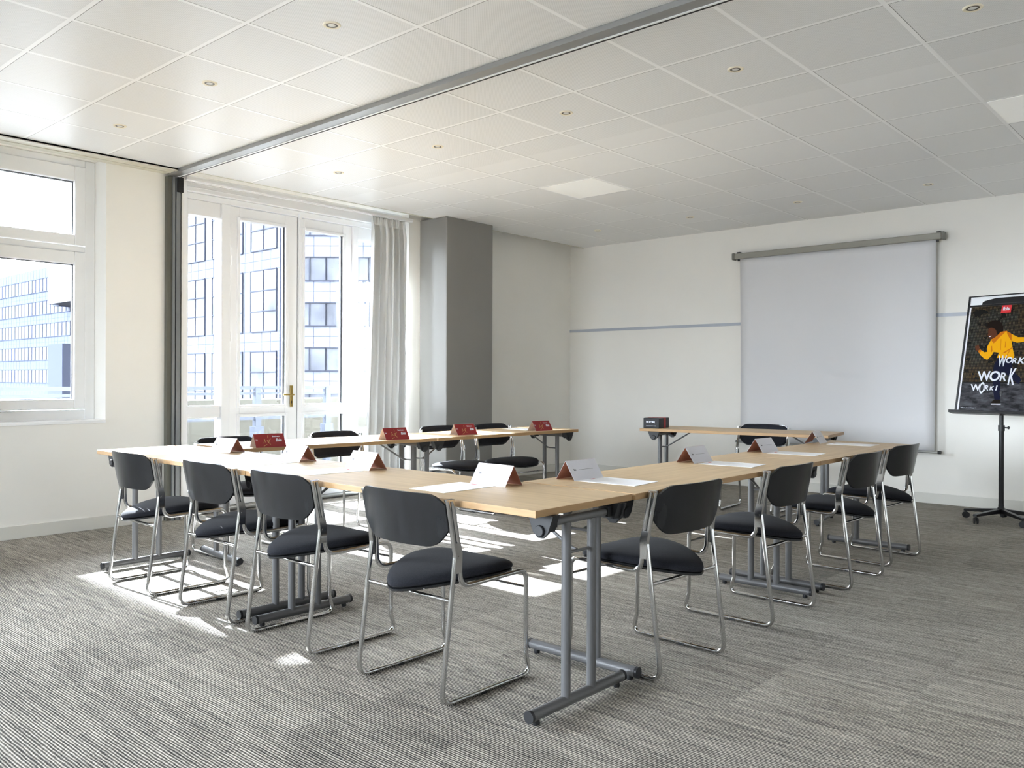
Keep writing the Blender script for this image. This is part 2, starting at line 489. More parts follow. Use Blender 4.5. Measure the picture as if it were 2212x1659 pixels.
# ceiling edge trim above the left window
f = MB(); f.box(WX - .0, -6.754, YF, 3.39, CZ - .012, CZ + .01); f.box(-6.79, -6.754, YF, 3.39, CZ - .02, CZ + .01)
f.box(-6.90, -6.88, YF, 3.39, CZ - .018, CZ)
struct(f.build('trim_2', 'ceiling_trim'))
f = MB(); f.box(-6.762, -6.754, 3.53, SY, CZ - .006, CZ + .03)
struct(f.build('trim_3', 'ceiling_trim'))
# folding wall track across the ceiling and its post on the wall
f = MB(); f.box(-6.96, XR, 3.39, 3.465, CZ - .03, CZ - .001, 0); f.box(-6.96, XR, 3.465, 3.478, CZ - .034, CZ - .001, 1)
f.box(-6.96, XR, 3.478, 3.497, CZ - .032, CZ - .001, 2); f.box(-6.96, XR, 3.495, 3.515, CZ - .012, CZ - .001, 1)
struct(f.build('trim_4', ['alu', 'pvc', 'dark']))
f = MB()
f.box(WX, -6.93, 3.385, 3.425, 0, CZ - .035, 0); f.box(WX, -6.915, 3.425, 3.446, 0, CZ - .035, 1)
f.box(WX, -6.95, 3.446, 3.456, 0, CZ - .035, 2); f.box(WX, -6.915, 3.456, 3.492, 0, CZ - .035, 1)
f.box(WX, -6.95, 3.492, 3.512, 0, CZ - .035, 2); f.box(WX, -6.90, 3.460, 3.512, CZ - .16, CZ - .035, 2)
f.box(WX, -6.93, 3.512, 3.53, 0, CZ - .035, 3)
struct(f.build('trim_5', ['olive', 'post', 'dark', 'wall2']))

# ------------------------------------------------------------------ left window
def frame_rect(mb, x0, x1, y0, y1, z0, z1, ya, yb, za, zb, mi=0):
    """a frame: outer y0..y1,z0..z1, hole ya..yb,za..zb"""
    mb.box(x0, x1, y0, ya, z0, z1, mi); mb.box(x0, x1, yb, y1, z0, z1, mi)
    mb.box(x0, x1, ya, yb, z0, za, mi); mb.box(x0, x1, ya, yb, zb, z1, mi)
def tilt_window(name, y0, y1, mull):
    t = bpy.data.objects.new(name, None); COL.objects.link(t); struct(t)
    f = MB()
    frame_rect(f, -7.27, -7.19, y0, y1, .866, 2.975, y0 + .08, y1 - .08, .95, 2.915)
    f.box(-7.27, -7.19, y0 + .08, y1 - .08, 2.225, 2.275)
    for m_ in mull: f.box(-7.27, -7.19, m_ - .04, m_ + .04, .95, 2.915)
    f.build('window_frame', 'pvc', t, bevel=.006)
    edges = [y0 + .08] + [e for m_ in mull for e in (m_ - .04, m_ + .04)] + [y1 - .08]
    for a, b in zip(edges[::2], edges[1::2]):
        for z0, z1, za, zb in ((.95, 2.225, 1.036, 2.124), (2.275, 2.915, 2.36, 2.795)):
            f = MB(); frame_rect(f, -7.25, -7.165, a + .003, b - .003, z0 + .003, z1 - .003, a + .088, b - .088, za, zb)
            sh = f.build('window_sash', 'pvc', t, bevel=.007)
            f = MB(); frame_rect(f, -7.226, -7.205, a + .085, b - .085, za - .004, zb + .004, a + .094, b - .094, za + .006, zb - .006)
            f.build('gasket', 'rubber', sh)
            f = MB(); f.box(-7.222, -7.216, a + .088, b - .088, za, zb)
            f.build('glass_pane', 'glass', sh)
    return t
tilt_window('window_1', 1.93, 2.9, [])
tilt_window('window_2', -5.8, 1.3, [-4.4, -2.97, -1.54, -.12])
f = MB(); f.box(-7.3, WX + .012, 1.93, 2.9, .846, .872)
struct(f.build('trim_6', 'pvc', bevel=.004))
f = MB(); f.box(-7.3, WX + .012, -5.8, 1.3, .846, .872)
struct(f.build('trim_7', 'pvc', bevel=.004))

# ------------------------------------------------------------------ french door
door = bpy.data.objects.new('door_1', None); COL.objects.link(door); struct(door)
f = MB()
f.box(-7.26, -7.0, 3.53, 3.60, 0, 3.0); f.box(-7.26, -7.13, 3.60, 3.675, 0, 2.804)
f.box(-7.26, -7.13, 3.995, 4.085, 0, 2.804); f.box(-7.26, -7.13, 5.485, 5.55, 0, 2.804)
f.box(-7.26, -7.13, 6.02, 6.12, 0, 2.804)
f.box(-7.26, -7.134, 3.6, 6.12, 2.805, 2.86)
for a, b in ((3.675, 3.995), (5.55, 6.02)):
    f.box(-7.24, -7.15, a, b, 0, .2); f.box(-7.24, -7.15, a, b, .85, .96); f.box(-7.24, -7.15, a, b, 2.67, 2.804)
f.build('door_frame', 'wood_white', door, bevel=.006)
f = MB(); f.box(-7.26, -7.09, 3.6, 6.12, 2.862, 3.0)
for k, z in enumerate((2.895, 2.93)): f.box(-7.092, -7.084, 3.6, 4.35, z, z + .006, 0)
f.box(-7.092, -7.086, 4.348, 4.354, 2.862, 3.0); f.box(-7.092, -7.086, 5.1, 5.106, 2.862, 3.0)
f.build('shutter_box', 'wood_white', door, bevel=.004)
for a, b in ((3.675, 3.995), (5.55, 6.02)):
    for z0, z1 in ((.2, .85), (.96, 2.67)):
        f = MB(); f.box(-7.2, -7.194, a, b, z0, z1); f.build('glass_pane', 'glass', door)
def leaf(y0, y1, ga, gb, name='door_leaf'):
    f = MB()
    f.box(-7.22, -7.155, y0, ga, .03, 2.8); f.box(-7.22, -7.155, gb, y1, .03, 2.8)
    f.box(-7.22, -7.155, ga, gb, .03, .2); f.box(-7.22, -7.155, ga, gb, .845, .957); f.box(-7.22, -7.155, ga, gb, 2.682, 2.8)
    frame_rect(f, -7.17, -7.14, ga - .03, gb + .03, .93, 2.71, ga, gb, .957, 2.682)
    frame_rect(f, -7.17, -7.14, ga - .03, gb + .03, .17, .875, ga, gb, .2, .845)
    lf = f.build(name, 'wood_white', door, bevel=.005)
    for z0, z1 in ((.2, .845), (.957, 2.682)):
        f = MB(); f.box(-7.19, -7.184, ga, gb, z0, z1); f.build('glass_pane', 'glass', lf)
        f = MB(); f.box(-7.183, -7.172, gb - .012, gb, z0, z1); f.build('gasket', 'rubber', lf)
    return lf
l1 = leaf(4.09, 4.818, 4.19, 4.68)
l2 = leaf(4.826, 5.482, 4.9, 5.37)
f = MB(); f.box(-7.19, -7.165, 4.81, 4.848, .03, 2.8); f.build('weather_strip', 'rubber', door)
f = MB(); f.tube([(-7.13, 4.829, 1.2), (-7.13, 4.829, 2.83)], .006, 8); f.box(-7.14, -7.115, 4.815, 4.843, 2.78, 2.83)
f.build('espagnolette_bolt', 'wood_white', l2)
for z in (.45, 1.55, 2.25, 2.55):
    f = MB(); f.tube([(-7.135, 4.088, z), (-7.135, 4.088, z + .09)], .008, 8); f.build('hinge', 'wood_white', l1, smooth=True)
f = MB(); f.box(-7.14, -7.132, 4.728, 4.758, .93, 1.14)
pl = f.build('handle_plate', 'brass', l1, bevel=.002)
f = MB(); f.tube([(-7.135, 4.743, 1.05), (-7.085, 4.743, 1.05), (-7.085, 4.62, 1.052)], .008, 10, fillet=.012)
f.build('lever', 'brass', pl, smooth=True)
f = MB(); f.box(-7.133, -7.129, 4.74, 4.746, .965, .99); f.build('keyhole', 'dark', pl)
f = MB(); f.box(-7.25, -7.06, 3.6, 6.12, 0, .03); f.tube([(-7.05, 3.62, .02), (-7.05, 6.1, .02)], .014, 8)
f.build('threshold', 'alu', door, bevel=.003)

# curtain and its rail
f = MB(); f.box(-6.93, -6.885, 3.535, 6.1, 2.905, 2.935); f.box(-6.92, -6.895, 3.62, 6.1, 2.897, 2.905)
tag(f.build('curtain_rail', 'pvc', bevel=.003), 'white curtain rail above the glazed double door', 'curtain rail')
cur = thing('curtain', 'off-white pleated curtain drawn beside the glazed double door', 'curtain', (-6.9, 5.535, 0))
def cfn(u, v):
    z = 2.865 * v + .02
    w_ = .45 + .08 * (1 - v)
    k = min(1, (1 - v) / .06)
    amp = .012 + .034 * k
    ph = 2 * pi * (5.5 * u) + .5 * sin(3 * v + 4 * u)
    y = -.09 * (1 - v) ** 1.2 + w_ * u + .012 * sin(ph * 2 + 2 * v)
    x = amp * sin(ph) + .012 * sin(2.3 * ph + 5 * v) * k
    return (x, y, z)
f = MB(); f.grid(150, 50, cfn)
f.build('drape', 'curtain', cur, smooth=True, solid=.003)
f = MB()
def hfn(u, v):
    ph = 2 * pi * 22 * u
    return (.012 * sin(ph) + .01 * sin(2 * pi * 5.5 * u) + .006, .45 * u, 2.80 + .09 * v)
f.grid(200, 4, hfn)
f.build('gathered_heading', 'curtain', cur, smooth=True, solid=.003)

# ------------------------------------------------------------------ ceiling lamps
def downlight(first=[None]):
    t = thing('recessed_downlight', '', 'ceiling light')
    f = MB(); f.lathe([(.028, .002), (.030, -.004), (.040, -.006), (.044, -.003), (.045, .0)], n=28)
    f.build('trim_ring', 'cream', t, smooth=True)
    f = MB(); f.lathe([(.029, -.003), (.026, -.0045), (.020, -.0035), (.0195, -.002)], n=24)
    f.build('reflector', 'lampcan_shade', t, smooth=True)
    f = MB(); f.lathe([(.0195, -.003), (.012, -.006), (.001, -.007)], n=20)
    f.build('lamp_glass', 'bulb', t, smooth=True)
    return t
dl = downlight()
DL = [(-3.44, 2.51, 'near ceiling bay, downlight nearest the camera'), (-4.66, 2.53, 'near ceiling bay, middle downlight of its three'),
      (-5.92, 2.55, 'near ceiling bay, downlight nearest the left window'),
      (-2.226, 4.36, 'second row from the ceiling track, downlight before the last towards the camera side'), (-3.42, 4.35, 'row just past the ceiling track, third downlight from the windows'),
      (-4.64, 4.35, 'row just past the ceiling track, second downlight from the windows'), (-5.86, 4.35, 'row just past the ceiling track, downlight nearest the glazed door'),
      (-1.03, 4.37, 'row just past the ceiling track, downlight farthest from the windows'),
      (-5.84, 8.03, 'row along the screen wall, downlight nearest the corner'), (-4.615, 8.02, 'row along the screen wall, second downlight from the corner'),
      (-3.43, 8.02, 'row along the screen wall, third downlight from the corner'), (-2.25, 8.05, 'screen wall row, the one above the right part of the screen')]
DL[3] = (DL[3][0], DL[3][1], 'row just past the ceiling track, fourth downlight from the windows')
for i, (x, y, lab) in enumerate(DL):
    place(dl, i, (x, y, CZ), 0, 'small round cream downlight: ' + lab, 'recessed downlights')
for i, (x, y, lab) in enumerate(((-6.754 + .60308 * 3.5, 3.4515 + .6097 * 4.5, 'square white light panel flush in the ceiling, in front of the screen wall corner'),
                                 (-6.754 + .60308 * 9.5, 3.4515 + .6097 * 4.5, 'square white light panel at the ceiling\'s far side from the windows'))):
    t = thing('ceiling_light_panel', lab, 'ceiling light', (x, y, CZ), 0, 'light panels in the ceiling')
    f = MB(); f.box(-.288, .288, -.29, .29, -.003, .001)
    f.build('diffuser', mat('light_panel_diffuser', srgb(240, 240, 236), .5, emit=(1, 1, .98, 1), estr=.05), t)

# ------------------------------------------------------------------ projection screen
scr = thing('projection_screen', 'pull-down white projection screen hanging on the back wall', 'projection screen', (-3.455, SY - .012, 0))
f = MB(); f.box(-1.09, 1.09, -.085, -.015, 2.585, 2.65); f.build('case', 'case', scr, bevel=.01)
for sx_ in (-1, 1):
    f = MB(); f.box(sx_ * 1.09, sx_ * 1.12, -.088, -.012, 2.578, 2.657); f.build('end_cap', 'case_end', scr, bevel=.01)
    f = MB(); f.box(sx_ * 1.04, sx_ * 1.075, -.05, 0, 2.648, 2.668); f.build('wall_bracket', 'plastic', scr)
    f = MB(); f.box(sx_ * 1.04, sx_ * 1.06, -.06, -.04, 2.565, 2.587); f.build('end_stop', 'plastic', scr)
f = MB(); f.grid(20, 30, lambda u, v: (-1.03 + 2.07 * u + (.012 * (1 - v) * (1 if u > .5 else -1) * abs(2 * u - 1) * -1), -.055 + .012 * sin(pi * v) * abs(2 * u - 1) ** 6, .52 + 2.07 * v))
f.build('screen_fabric', 'screen', scr, smooth=True, solid=.002)
f = MB(); f.tube([(-1.05, -.055, .51), (1.06, -.055, .51)], .013, 12); f.build('bottom_bar', 'alu', scr, smooth=True)
for x in (-1.07, 1.06):
    f = MB(); f.tube([(x, -.055, .51), (x + .03, -.055, .51)], .016, 12); f.build('bar_cap', 'plastic', scr, smooth=True)

# ------------------------------------------------------------------ folding tables
TH = .757
def table(label, x, y, rz, length, legs, group='folding tables set in a U', width=.59):
    """local frame: x along the length from 0, y across from 0; legs = x positions; direction of stays inward"""
    t = thing('folding_table', label, 'table', (x, y, 0), rz, group)
    f = MB(); f.box(.001, length - .001, 0, width, TH - .025, TH, 0)
    o = f.build('tabletop', ['oak', 'oak_edge'], t, bevel=.0015)
    for p in o.data.polygons:
        if abs(p.normal.z) < .5: p.material_index = 1
    cy = width / 2
    for i, lx in enumerate(legs):
        inw = 1 if i == 0 else -1
        f = MB()
        f.tube([(lx, cy - .275, .035), (lx, cy + .275, .035)], .021, 16)
        for s in (-.078, .078): f.tube([(lx, cy + s, .045), (lx, cy + s, TH - .068)], .0182, 14)
        f.tube([(lx, cy - .19, TH - .058), (lx, cy + .19, TH - .058)], .0165, 12)
        f.tube([(lx, cy - .078, .575), (lx, cy + .078, .575)], .006, 8)
        leg = f.build('leg_frame', 'steel_grey', t, smooth=True)
        for s in (-1, 1):
            f = MB(); f.tube([(lx, cy + s * .275, .035), (lx, cy + s * .287, .035)], .0222, 16)
            f.lathe([(.012, .0), (.014, .006), (.012, .02)], (lx, cy + s * .245, 0), 12)
            f.build('foot_cap', 'plastic', leg, smooth=True)
        for s in (-1, 1):
            f = MB(); yb = cy + s * .215
            z1 = TH - .0255
            f.prism([(lx - .058 * 1, z1), (lx + .058, z1), (lx + .034, z1 - .062), (lx + .012, z1 - .082), (lx - .012, z1 - .082), (lx - .034, z1 - .062)], 'y', yb - s * .0, yb + s * .012)
            f.prism([(lx - .05, z1), (lx + .05, z1), (lx + .03, z1 - .06), (lx - .03, z1 - .06)], 'y', yb - s * .035, yb)
            f.lathe([(.0, 0), (.021, 0), (.021, .006), (.018, .009), (.0, .009)] if s > 0 else [(.0, 0), (.021, 0), (.021, -.006), (.018, -.009), (.0, -.009)], (lx, yb + s * .012, z1 - .056), 16, axis='y')
            f.box(lx - .02, lx + .02, yb - s * .06, yb - s * .03, z1 - .05, z1 - .012)
            f.build('hinge_bracket', 'plastic', t)
        f = MB()
        f.tube([(lx + inw * .012, cy, .575), (lx + inw * .05, cy, .585), (lx + inw * .27, cy, TH - .04)], .0065, 8, fillet=.02)
        f.box(lx + inw * .25, lx + inw * .31, cy - .03, cy + .03, TH - .04, TH - .0255)
        f.build('folding_stay', 'steel_grey', t)
    return t
FY = 2.222
table('oak-topped folding table with its free corner nearest the camera', -3.735, FY, 0, 1.862, [.075, 1.825])
table('oak-topped folding table of the front row, end beside the left window', -5.47, FY, 0, 1.733, [.055, 1.665])
# right arm: local x -> world +y ; local y -> world -x
table('oak-topped folding table behind the nearest right chairs, joined to the front row', -1.868, 2.828, pi / 2, 1.864, [.04, 1.775])
table('oak-topped folding table at the far end of the right arm', -1.868, 4.694, pi / 2, 1.68, [.07, 1.61])
a1 = math.atan2(-4.743 + 4.90, 4.454 - 2.83); a2 = math.atan2(-4.672 + 4.742, 6.14 - 4.46)
table('oak-topped folding table before the glazed door, joined to the front row', -4.90, 2.832, pi / 2 - a1, 1.625, [.05, 1.56])
table('oak-topped folding table at the far end of the left arm, by the grey column', -4.742, 4.462, pi / 2 - a2, 1.68, [.07, 1.635])
pa = math.atan2(6.898 - 6.65, 4.35 - 2.687)
table('oak-topped folding table standing alone before the screen', -4.35, 6.65, pa, 1.685, [.11, 1.59], None)

# ------------------------------------------------------------------ chairs
def make_chair():
    t = thing('sled_base_chair', '', 'chair')
    for s in (-1, 1):
        x = s * .243
        pts = [(-.008, .763), (.034, .553), (-.036, .0105), (.462, .0105), (.437, .095), (.437, .437), (.060, .431), (.056, .553), (.014, .763)]
        fl = [0, .05, .05, .045, .03, .048, .055, .05, 0]
        f = MB(); f.tube([(x, p[0], p[1]) for p in pts], .0100, 12, fl, seg=7)
        sf = f.build('side_frame', 'chrome', t, smooth=True)
        # plate joining the two uprights
        f = MB(); f.prism([(.030, .487), (.060, .487), (.062, .56), (.052, .60), (.020, .60), (.026, .56)], 'x', x + s * .004, x + s * .0105)
        f.build('upright_plate', 'chrome', sf)
        f = MB(); f.prism([(-.016, .758), (.022, .758), (.021, .765), (-.016, .765)], 'x', x - .009, x + .009)
        f.build('end_cap', 'chrome', sf)
        f = MB(); f.box(x - .01, x + .01, .17, .20, .001, .012)
        f.build('glide', 'plastic', sf)
        f = MB(); f.tube([(x + s * .006, .042, .545), (x + s * .013, .042, .545)], .006, 8); f.build('rivet', 'chrome', sf)
    f = MB(); f.tube([(-.243, .017, .385), (.243, .017, .385)], .0082, 10); f.build('rear_crossbar', 'chrome', t, smooth=True)
    f = MB(); f.tube([(-.243, .437, .365), (.243, .437, .365)], .006, 8); f.build('front_crossbar', 'chrome', t, smooth=True)
    # backrest: bent plywood shell, convex to the rear
    def ypost(z): return .034 + (.553 - z) * (-.034 - .010) / (.553 - .778) * 1.0 if z > .553 else .034
    def yp(z): return .046 - (z - .553) * .2
    def bshape(u, v, off):
        s = 2 * u - 1; q = 2 * v - 1
        hx = .240
        # rounded outline: corners cut, larger at the bottom
        a = abs(s)
        top = .787 - .040 * max(0, (a - .72) / .28) ** 2 - .004 * a * a
        bot = .581 + .070 * max(0, (a - .60) / .40) ** 2
        z = bot + (top - bot) * v
        x = hx * s
        y = yp(z) - .052 * (1 - s * s) - .026 + off * 1.0
        return (x, y, z)
    f = MB()
    nu, nv = 36, 12
    f.grid(nu, nv, lambda u, v: bshape(u, v, 0.)); f.grid(nu, nv, lambda u, v: bshape(u, v, .011))
    n0 = (nu + 1) * (nv + 1)
    ring = [i for i in range(nu)] + [nu + (nu + 1) * j for j in range(nv)] + [n0 - 1 - i for i in range(nu)] + [(nu + 1) * j for j in range(nv, 0, -1)]
    k = len(ring)
    for i in range(k): f.f.append((ring[i], ring[(i + 1) % k], ring[(i + 1) % k] + n0, ring[i] + n0)); f.mi.append(0)
    br = f.build('backrest', 'ply', t, smooth=True)
    def pad(u, v):
        s = 2 * u - 1; q = 2 * v - 1
        p = bshape(.5 + .47 * s, .5 + .455 * q, .011)
        e = max(abs(s), abs(q)); th = .024 * (1 - e ** 6) ** .5 if e < 1 else 0
        return (p[0], p[1] + th, p[2] + .006 * (1 - s * s) * (q > .5) * (q - .5) * 2)
    f = MB(); f.grid(30, 14, pad); f.build('back_pad', 'fabric', br, smooth=True)
    # seat: rounded at the rear, straighter at the front, saddle shaped
    def outline(a):
        cx, sn = cos(a), sin(a)
        if sn < 0: n, hw, hl = 1.5, .228, .330
        else: n, hw, hl = 3.2, .228, .200
        r = (abs(cx / hw) ** n + abs(sn / hl) ** n) ** (-1 / n)
        return r * cx, r * sn
    def seat_z(x, y):
        z = .441 + .012 * (x / .23) ** 2 * 1.0
        if y > .08: z -= .34 * (y - .08) ** 1.5
        if y < 0: z -= .24 * (-y) ** 2
        return z
    CYs = .260
    def ring_grid(radii, zs, name, m_, par):
        f = MB(); n = 56; vs = []
        for r, (dz, lift) in zip(radii, zs):
            for k in range(n):
                ox, oy = outline(2 * pi * k / n)
                x, y = ox * r, oy * r
                vs.append((x, y + CYs, seat_z(x, y) + dz + lift * (1 - r * r)))
        fs = []
        for i in range(len(radii) - 1):
            for k in range(n): fs.append((i * n + k, i * n + (k + 1) % n, (i + 1) * n + (k + 1) % n, (i + 1) * n + k))
        fs.append(tuple(range(n - 1, -1, -1))); fs.append(tuple((len(radii) - 1) * n + k for k in range(n)))
        f.add(vs, fs); return f.build(name, m_, par, smooth=True)
    sh = ring_grid([.05, .5, .85, .98, 1.0, 1.0, .98, .05], [(-.020, 0)] * 3 + [(-.019, 0), (-.014, 0), (-.008, 0), (-.006, 0), (-.006, 0)], 'seat_shell', 'ply', t)
    ring_grid([.05, .9, .97, .995, 1.0, .99, .955, .89, .75, .5, .25, .02],
              [(-.005, 0), (-.005, 0), (-.004, 0), (.001, 0), (.009, 0), (.017, 0), (.024, 0), (.030, 0), (.033, .006), (.034, .010), (.034, .010), (.034, .010)],
              'seat_cushion', 'fabric', t)
    return t
ch = make_chair()
G1, G2, G3 = 'chairs along the front tables', 'chairs along the right arm', 'chairs along the left arm'
D = 'black sled-base chair '
CH = [(-4.843, 2.172, 0, D + 'nearest the left window, tucked under the front tables', G1),
      (-4.028, 2.19, radians(-.5), D + 'second from the left window at the front tables', G1),
      (-3.347, 2.18, 0, D + 'at the front tables, second from the camera-side corner', G1),
      (-2.493, 2.172, 0, D + 'at the front tables, closest of all to the camera', G1),
      (-1.818, 3.148, pi / 2 + radians(-3), D + 'on the right arm, nearest the joined table corner', G2),
      (-1.818, 4.161, pi / 2 + radians(-1), D + 'second along the right arm from the table corner', G2),
      (-1.797, 5.155, pi / 2 + radians(-1.5), D + 'third along the right arm from the table corner', G2),
      (-1.823, 5.954, pi / 2 + radians(-4), D + 'at the far end of the right arm, towards the flip chart', G2),
      (-5.56, 3.165, -pi / 2, D + 'behind the left arm, nearest the folding wall post', G3),
      (-5.55, 4.10, -pi / 2, D + 'behind the left arm, before the glazed door', G3),
      (-5.55, 5.25, -pi / 2 , D + 'behind the left arm, before the curtain', G3),
      (-5.46, 5.835, -pi / 2, D + 'behind the left arm, before the dark grey column', G3),
      (-3.575, 7.60, pi + radians(4), D + 'behind the lone table, facing the room before the screen', None)]
for i, (x, y, rz, lab, g) in enumerate(CH): place(ch, i, (x, y, 0), rz, lab, g)
# the copies must not inherit the first chair's group when they have none
bpy_ch = [o for o in COL.objects if o.name.startswith('sled_base_chair')]
for o in bpy_ch:
    if o['label'].endswith('before the screen') and 'group' in o.keys(): del o['group']

# ------------------------------------------------------------------ paper and tent cards
def make_card():
    t = thing('tent_card', '', 'place card')
    h, hw, L2, th = .086, .055, .103, .0008
    f = MB()
    def flap(mb, s):
        a, b = Vector((0, s * hw, 0)), Vector((0, 0, h)); n = Vector((0, s * h, hw)).normalized() * th
        vs = [(-L2, a.y, a.z), (L2, a.y, a.z), (L2, b.y, b.z), (-L2, b.y, b.z)]
        vs += [(x, y - n.y, z - n.z if z > .01 else 0.0002) for x, y, z in vs]
        mb.add(vs, [(0, 1, 2, 3)], 0); mb.add(vs, [(7, 6, 5, 4)], 1)
        mb.add(vs, [(0, 4, 5, 1), (1, 5, 6, 2), (2, 6, 7, 3), (3, 7, 4, 0)], 2)
    f = MB(); flap(f, -1); w_ = f.build('white_panel', ['paper', 'card_in_w', 'paper'], t)
    f = MB(); flap(f, 1); r_ = f.build('red_panel', ['card_red', 'card_in', 'paper'], t)
    # writing on the sloping white side (local frame u = x, w = up the slope)
    up = Vector((0, hw, h)).normalized(); nr = Vector((0, -h, hw)).normalized()
    def fr(x, d_, sgn=-1):
        U = Vector((1, 0, 0)) if sgn < 0 else Vector((-1, 0, 0))
        Wv = Vector((0, hw, h)).normalized() if sgn < 0 else Vector((0, -hw, h)).normalized()
        Nn = U.cross(Wv); base = Vector((0, sgn * hw, 0)) + U * x + Wv * d_ + Nn * .0003
        return Matrix(((U.x, Wv.x, Nn.x, base.x), (U.y, Wv.y, Nn.y, base.y), (U.z, Wv.z, Nn.z, base.z), (0, 0, 0, 1)))
    text('logo_text', 'ibis', .012, 'ink', w_, fr(-.075, .05), .0002, bold=.0003)
    f = MB(); f.box(-.04, .06, .052, .053, 0, .0003); o = f.build('printed_line', 'ink', w_); o.data.transform(fr(0, 0))
    o['label'] = 'thin grey printed line'
    # red side: white lettering, gold sketch
    text('logo_text', 'ibis', .011, 'white_text', r_, fr(-.095, .055, 1), .0002, bold=.0003)
    text('white_lettering', 'Business', .015, 'white_text', r_, fr(.02, .075, 1), .0002, bold=.0004, shear=.2)
    text('white_lettering', 'Ibis', .03, 'white_text', r_, fr(.04, .042, 1), .0002, bold=.0012, shear=.2)
    f = MB()
    for k, (x, y, a, l_) in enumerate(((-.045, .03, 1.2, .035), (-.03, .035, 1.8, .03), (-.015, .03, 1.0, .04), (-.05, .008, .5, .03), (.0, .02, 2.2, .03), (-.01, .07, 1.4, .02), (-.02, .05, .3, .02))):
        m_ = Matrix.Translation((x, y, 0)) @ Matrix.Rotation(a, 4, 'Z')
        f.box(0, l_, -.0016, .0016, 0, .0003, 0, m_)
    o = f.build('gold_sketch', 'gold', r_); o.data.transform(fr(0, 0, 1))
    return t
card = make_card()
def make_sheet():
    t = thing('paper_sheet', '', 'paper')
    f = MB(); f.box(-.105, .105, -.1485, .1485, 0, .0012); f.build('sheet', 'sheet', t)
    f = MB(); f.prism([(-.016, .122), (.012, .120), (.016, .132), (-.012, .134)], 'z', .0012, .0016); f.build('red_logo', 'logo_red', t)
    return t
sheet = make_sheet()
z = TH + .0004
gF, gR, gL = 'tent cards on the front tables', 'tent cards on the right arm', 'red-printed tent cards on the left arm'
CARDS = [(-4.765, 2.71, radians(5), 'white tent card with light-through brown painted inside, front tables, nearest the left window', gF),
         (-3.985, 2.69, radians(-2), 'white tent card, front tables, second from the left window', gF),
         (-3.385, 2.685, radians(-2), 'white tent card, front tables, third from the left window', gF),
         (-2.48, 2.675, radians(0), 'white tent card, front tables, nearest the joined corner', gF),
         (-2.345, 3.095, pi / 2 + radians(-3), 'white tent card, right arm, nearest the joined corner', gR),
         (-2.36, 4.16, pi / 2, 'white tent card, right arm, second from the joined corner', gR),
         (-2.375, 5.04, pi / 2 + radians(-3), 'white tent card, right arm, third from the joined corner', gR),
         (-2.44, 6.04, pi / 2 + radians(8), 'white tent card, right arm, last before the screen', gR),
         (-4.93, 3.10, -pi / 2 - radians(10), 'red-faced tent card on the left arm, nearest the front tables', gL),
         (-4.868, 4.13, -pi / 2 - radians(8), 'red-faced tent card on the left arm, second from the front tables', gL),
         (-4.885, 4.88, -pi / 2 - radians(6), 'red-faced tent card on the left arm, third from the front tables', gL),
         (-4.79, 5.74, -pi / 2 - radians(6), 'red-faced tent card on the left arm, at its far end', gL)]
for i, (x, y, rz, lab, g) in enumerate(CARDS): place(card, i, (x, y, z), rz, lab, g)
pF, pR, pL = 'paper sheets on the front tables', 'paper sheets on the right arm', 'paper sheets on the left arm'
SHEETS = [(-4.81, 2.50, radians(2), 'white sheet of paper, front tables, nearest the left window', pF),
          (-4.00, 2.475, 0, 'white sheet of paper, front tables, second from the left window', pF),
          (-3.42, 2.47, radians(-6), 'white sheet of paper, front tables, third from the left window', pF),
          (-2.535, 2.468, radians(0), 'white sheet of paper, front tables, nearest the joined corner', pF),
          (-2.155, 3.115, pi / 2 + radians(4), 'white sheet of paper, right arm, nearest the joined corner', pR),
          (-2.142, 4.175, pi / 2 + radians(5), 'white sheet of paper, right arm, second from the joined corner', pR),
          (-2.168, 5.06, pi / 2 + radians(5), 'white sheet of paper, right arm, third from the joined corner', pR),
          (-2.18, 6.05, pi / 2 + radians(2), 'white sheet of paper, right arm, last before the screen', pR),
          (-5.14, 3.13, -pi / 2 - radians(4), 'white sheet of paper, left arm, nearest the front tables', pL),
          (-5.08, 4.13, -pi / 2 - radians(5), 'white sheet of paper, left arm, second from the front tables', pL),
          (-5.06, 4.92, -pi / 2 - radians(3), 'white sheet of paper, left arm, third from the front tables', pL),
          (-5.02, 5.76, -pi / 2 - radians(3), 'white sheet of paper, left arm, at its far end', pL)]
for i, (x, y, rz, lab, g) in enumerate(SHEETS): place(sheet, i, (x, y, z + (.0 if i else 0)), rz, lab, g)

# ------------------------------------------------------------------ black box on the lone table
bx = thing('meeting_box', 'black box with a red band on the corner of the lone table', 'box', (-4.375, 6.735, TH + .001), pa)
f = MB(); f.box(.01, .17, 0, .235, 0, .093); body = f.build('box_body', 'box_black', bx, bevel=.004)
f = MB(); f.box(.168, .1725, .105, .150, 0.001, .0945); f.box(.008, .171, .105, .150, .0915, .0945); f.build('red_band', 'box_red', bx)
mt = Matrix(((1, 0, 0, .040), (0, 0, -1, -.0005), (0, 1, 0, .052), (0, 0, 0, 1)))
text('box_lettering', 'ibis meeting', .021, 'white_text', bx, mt, .0005, bold=.0010, sx=.85)
f = MB(); f.box(.045, .13, -.001, 0, .019, .021); f.box(.042, .048, -.001, 0, .017, .023); f.box(.127, .133, -.001, 0, .017, .023)
f.build('white_rule', 'white_text', bx)

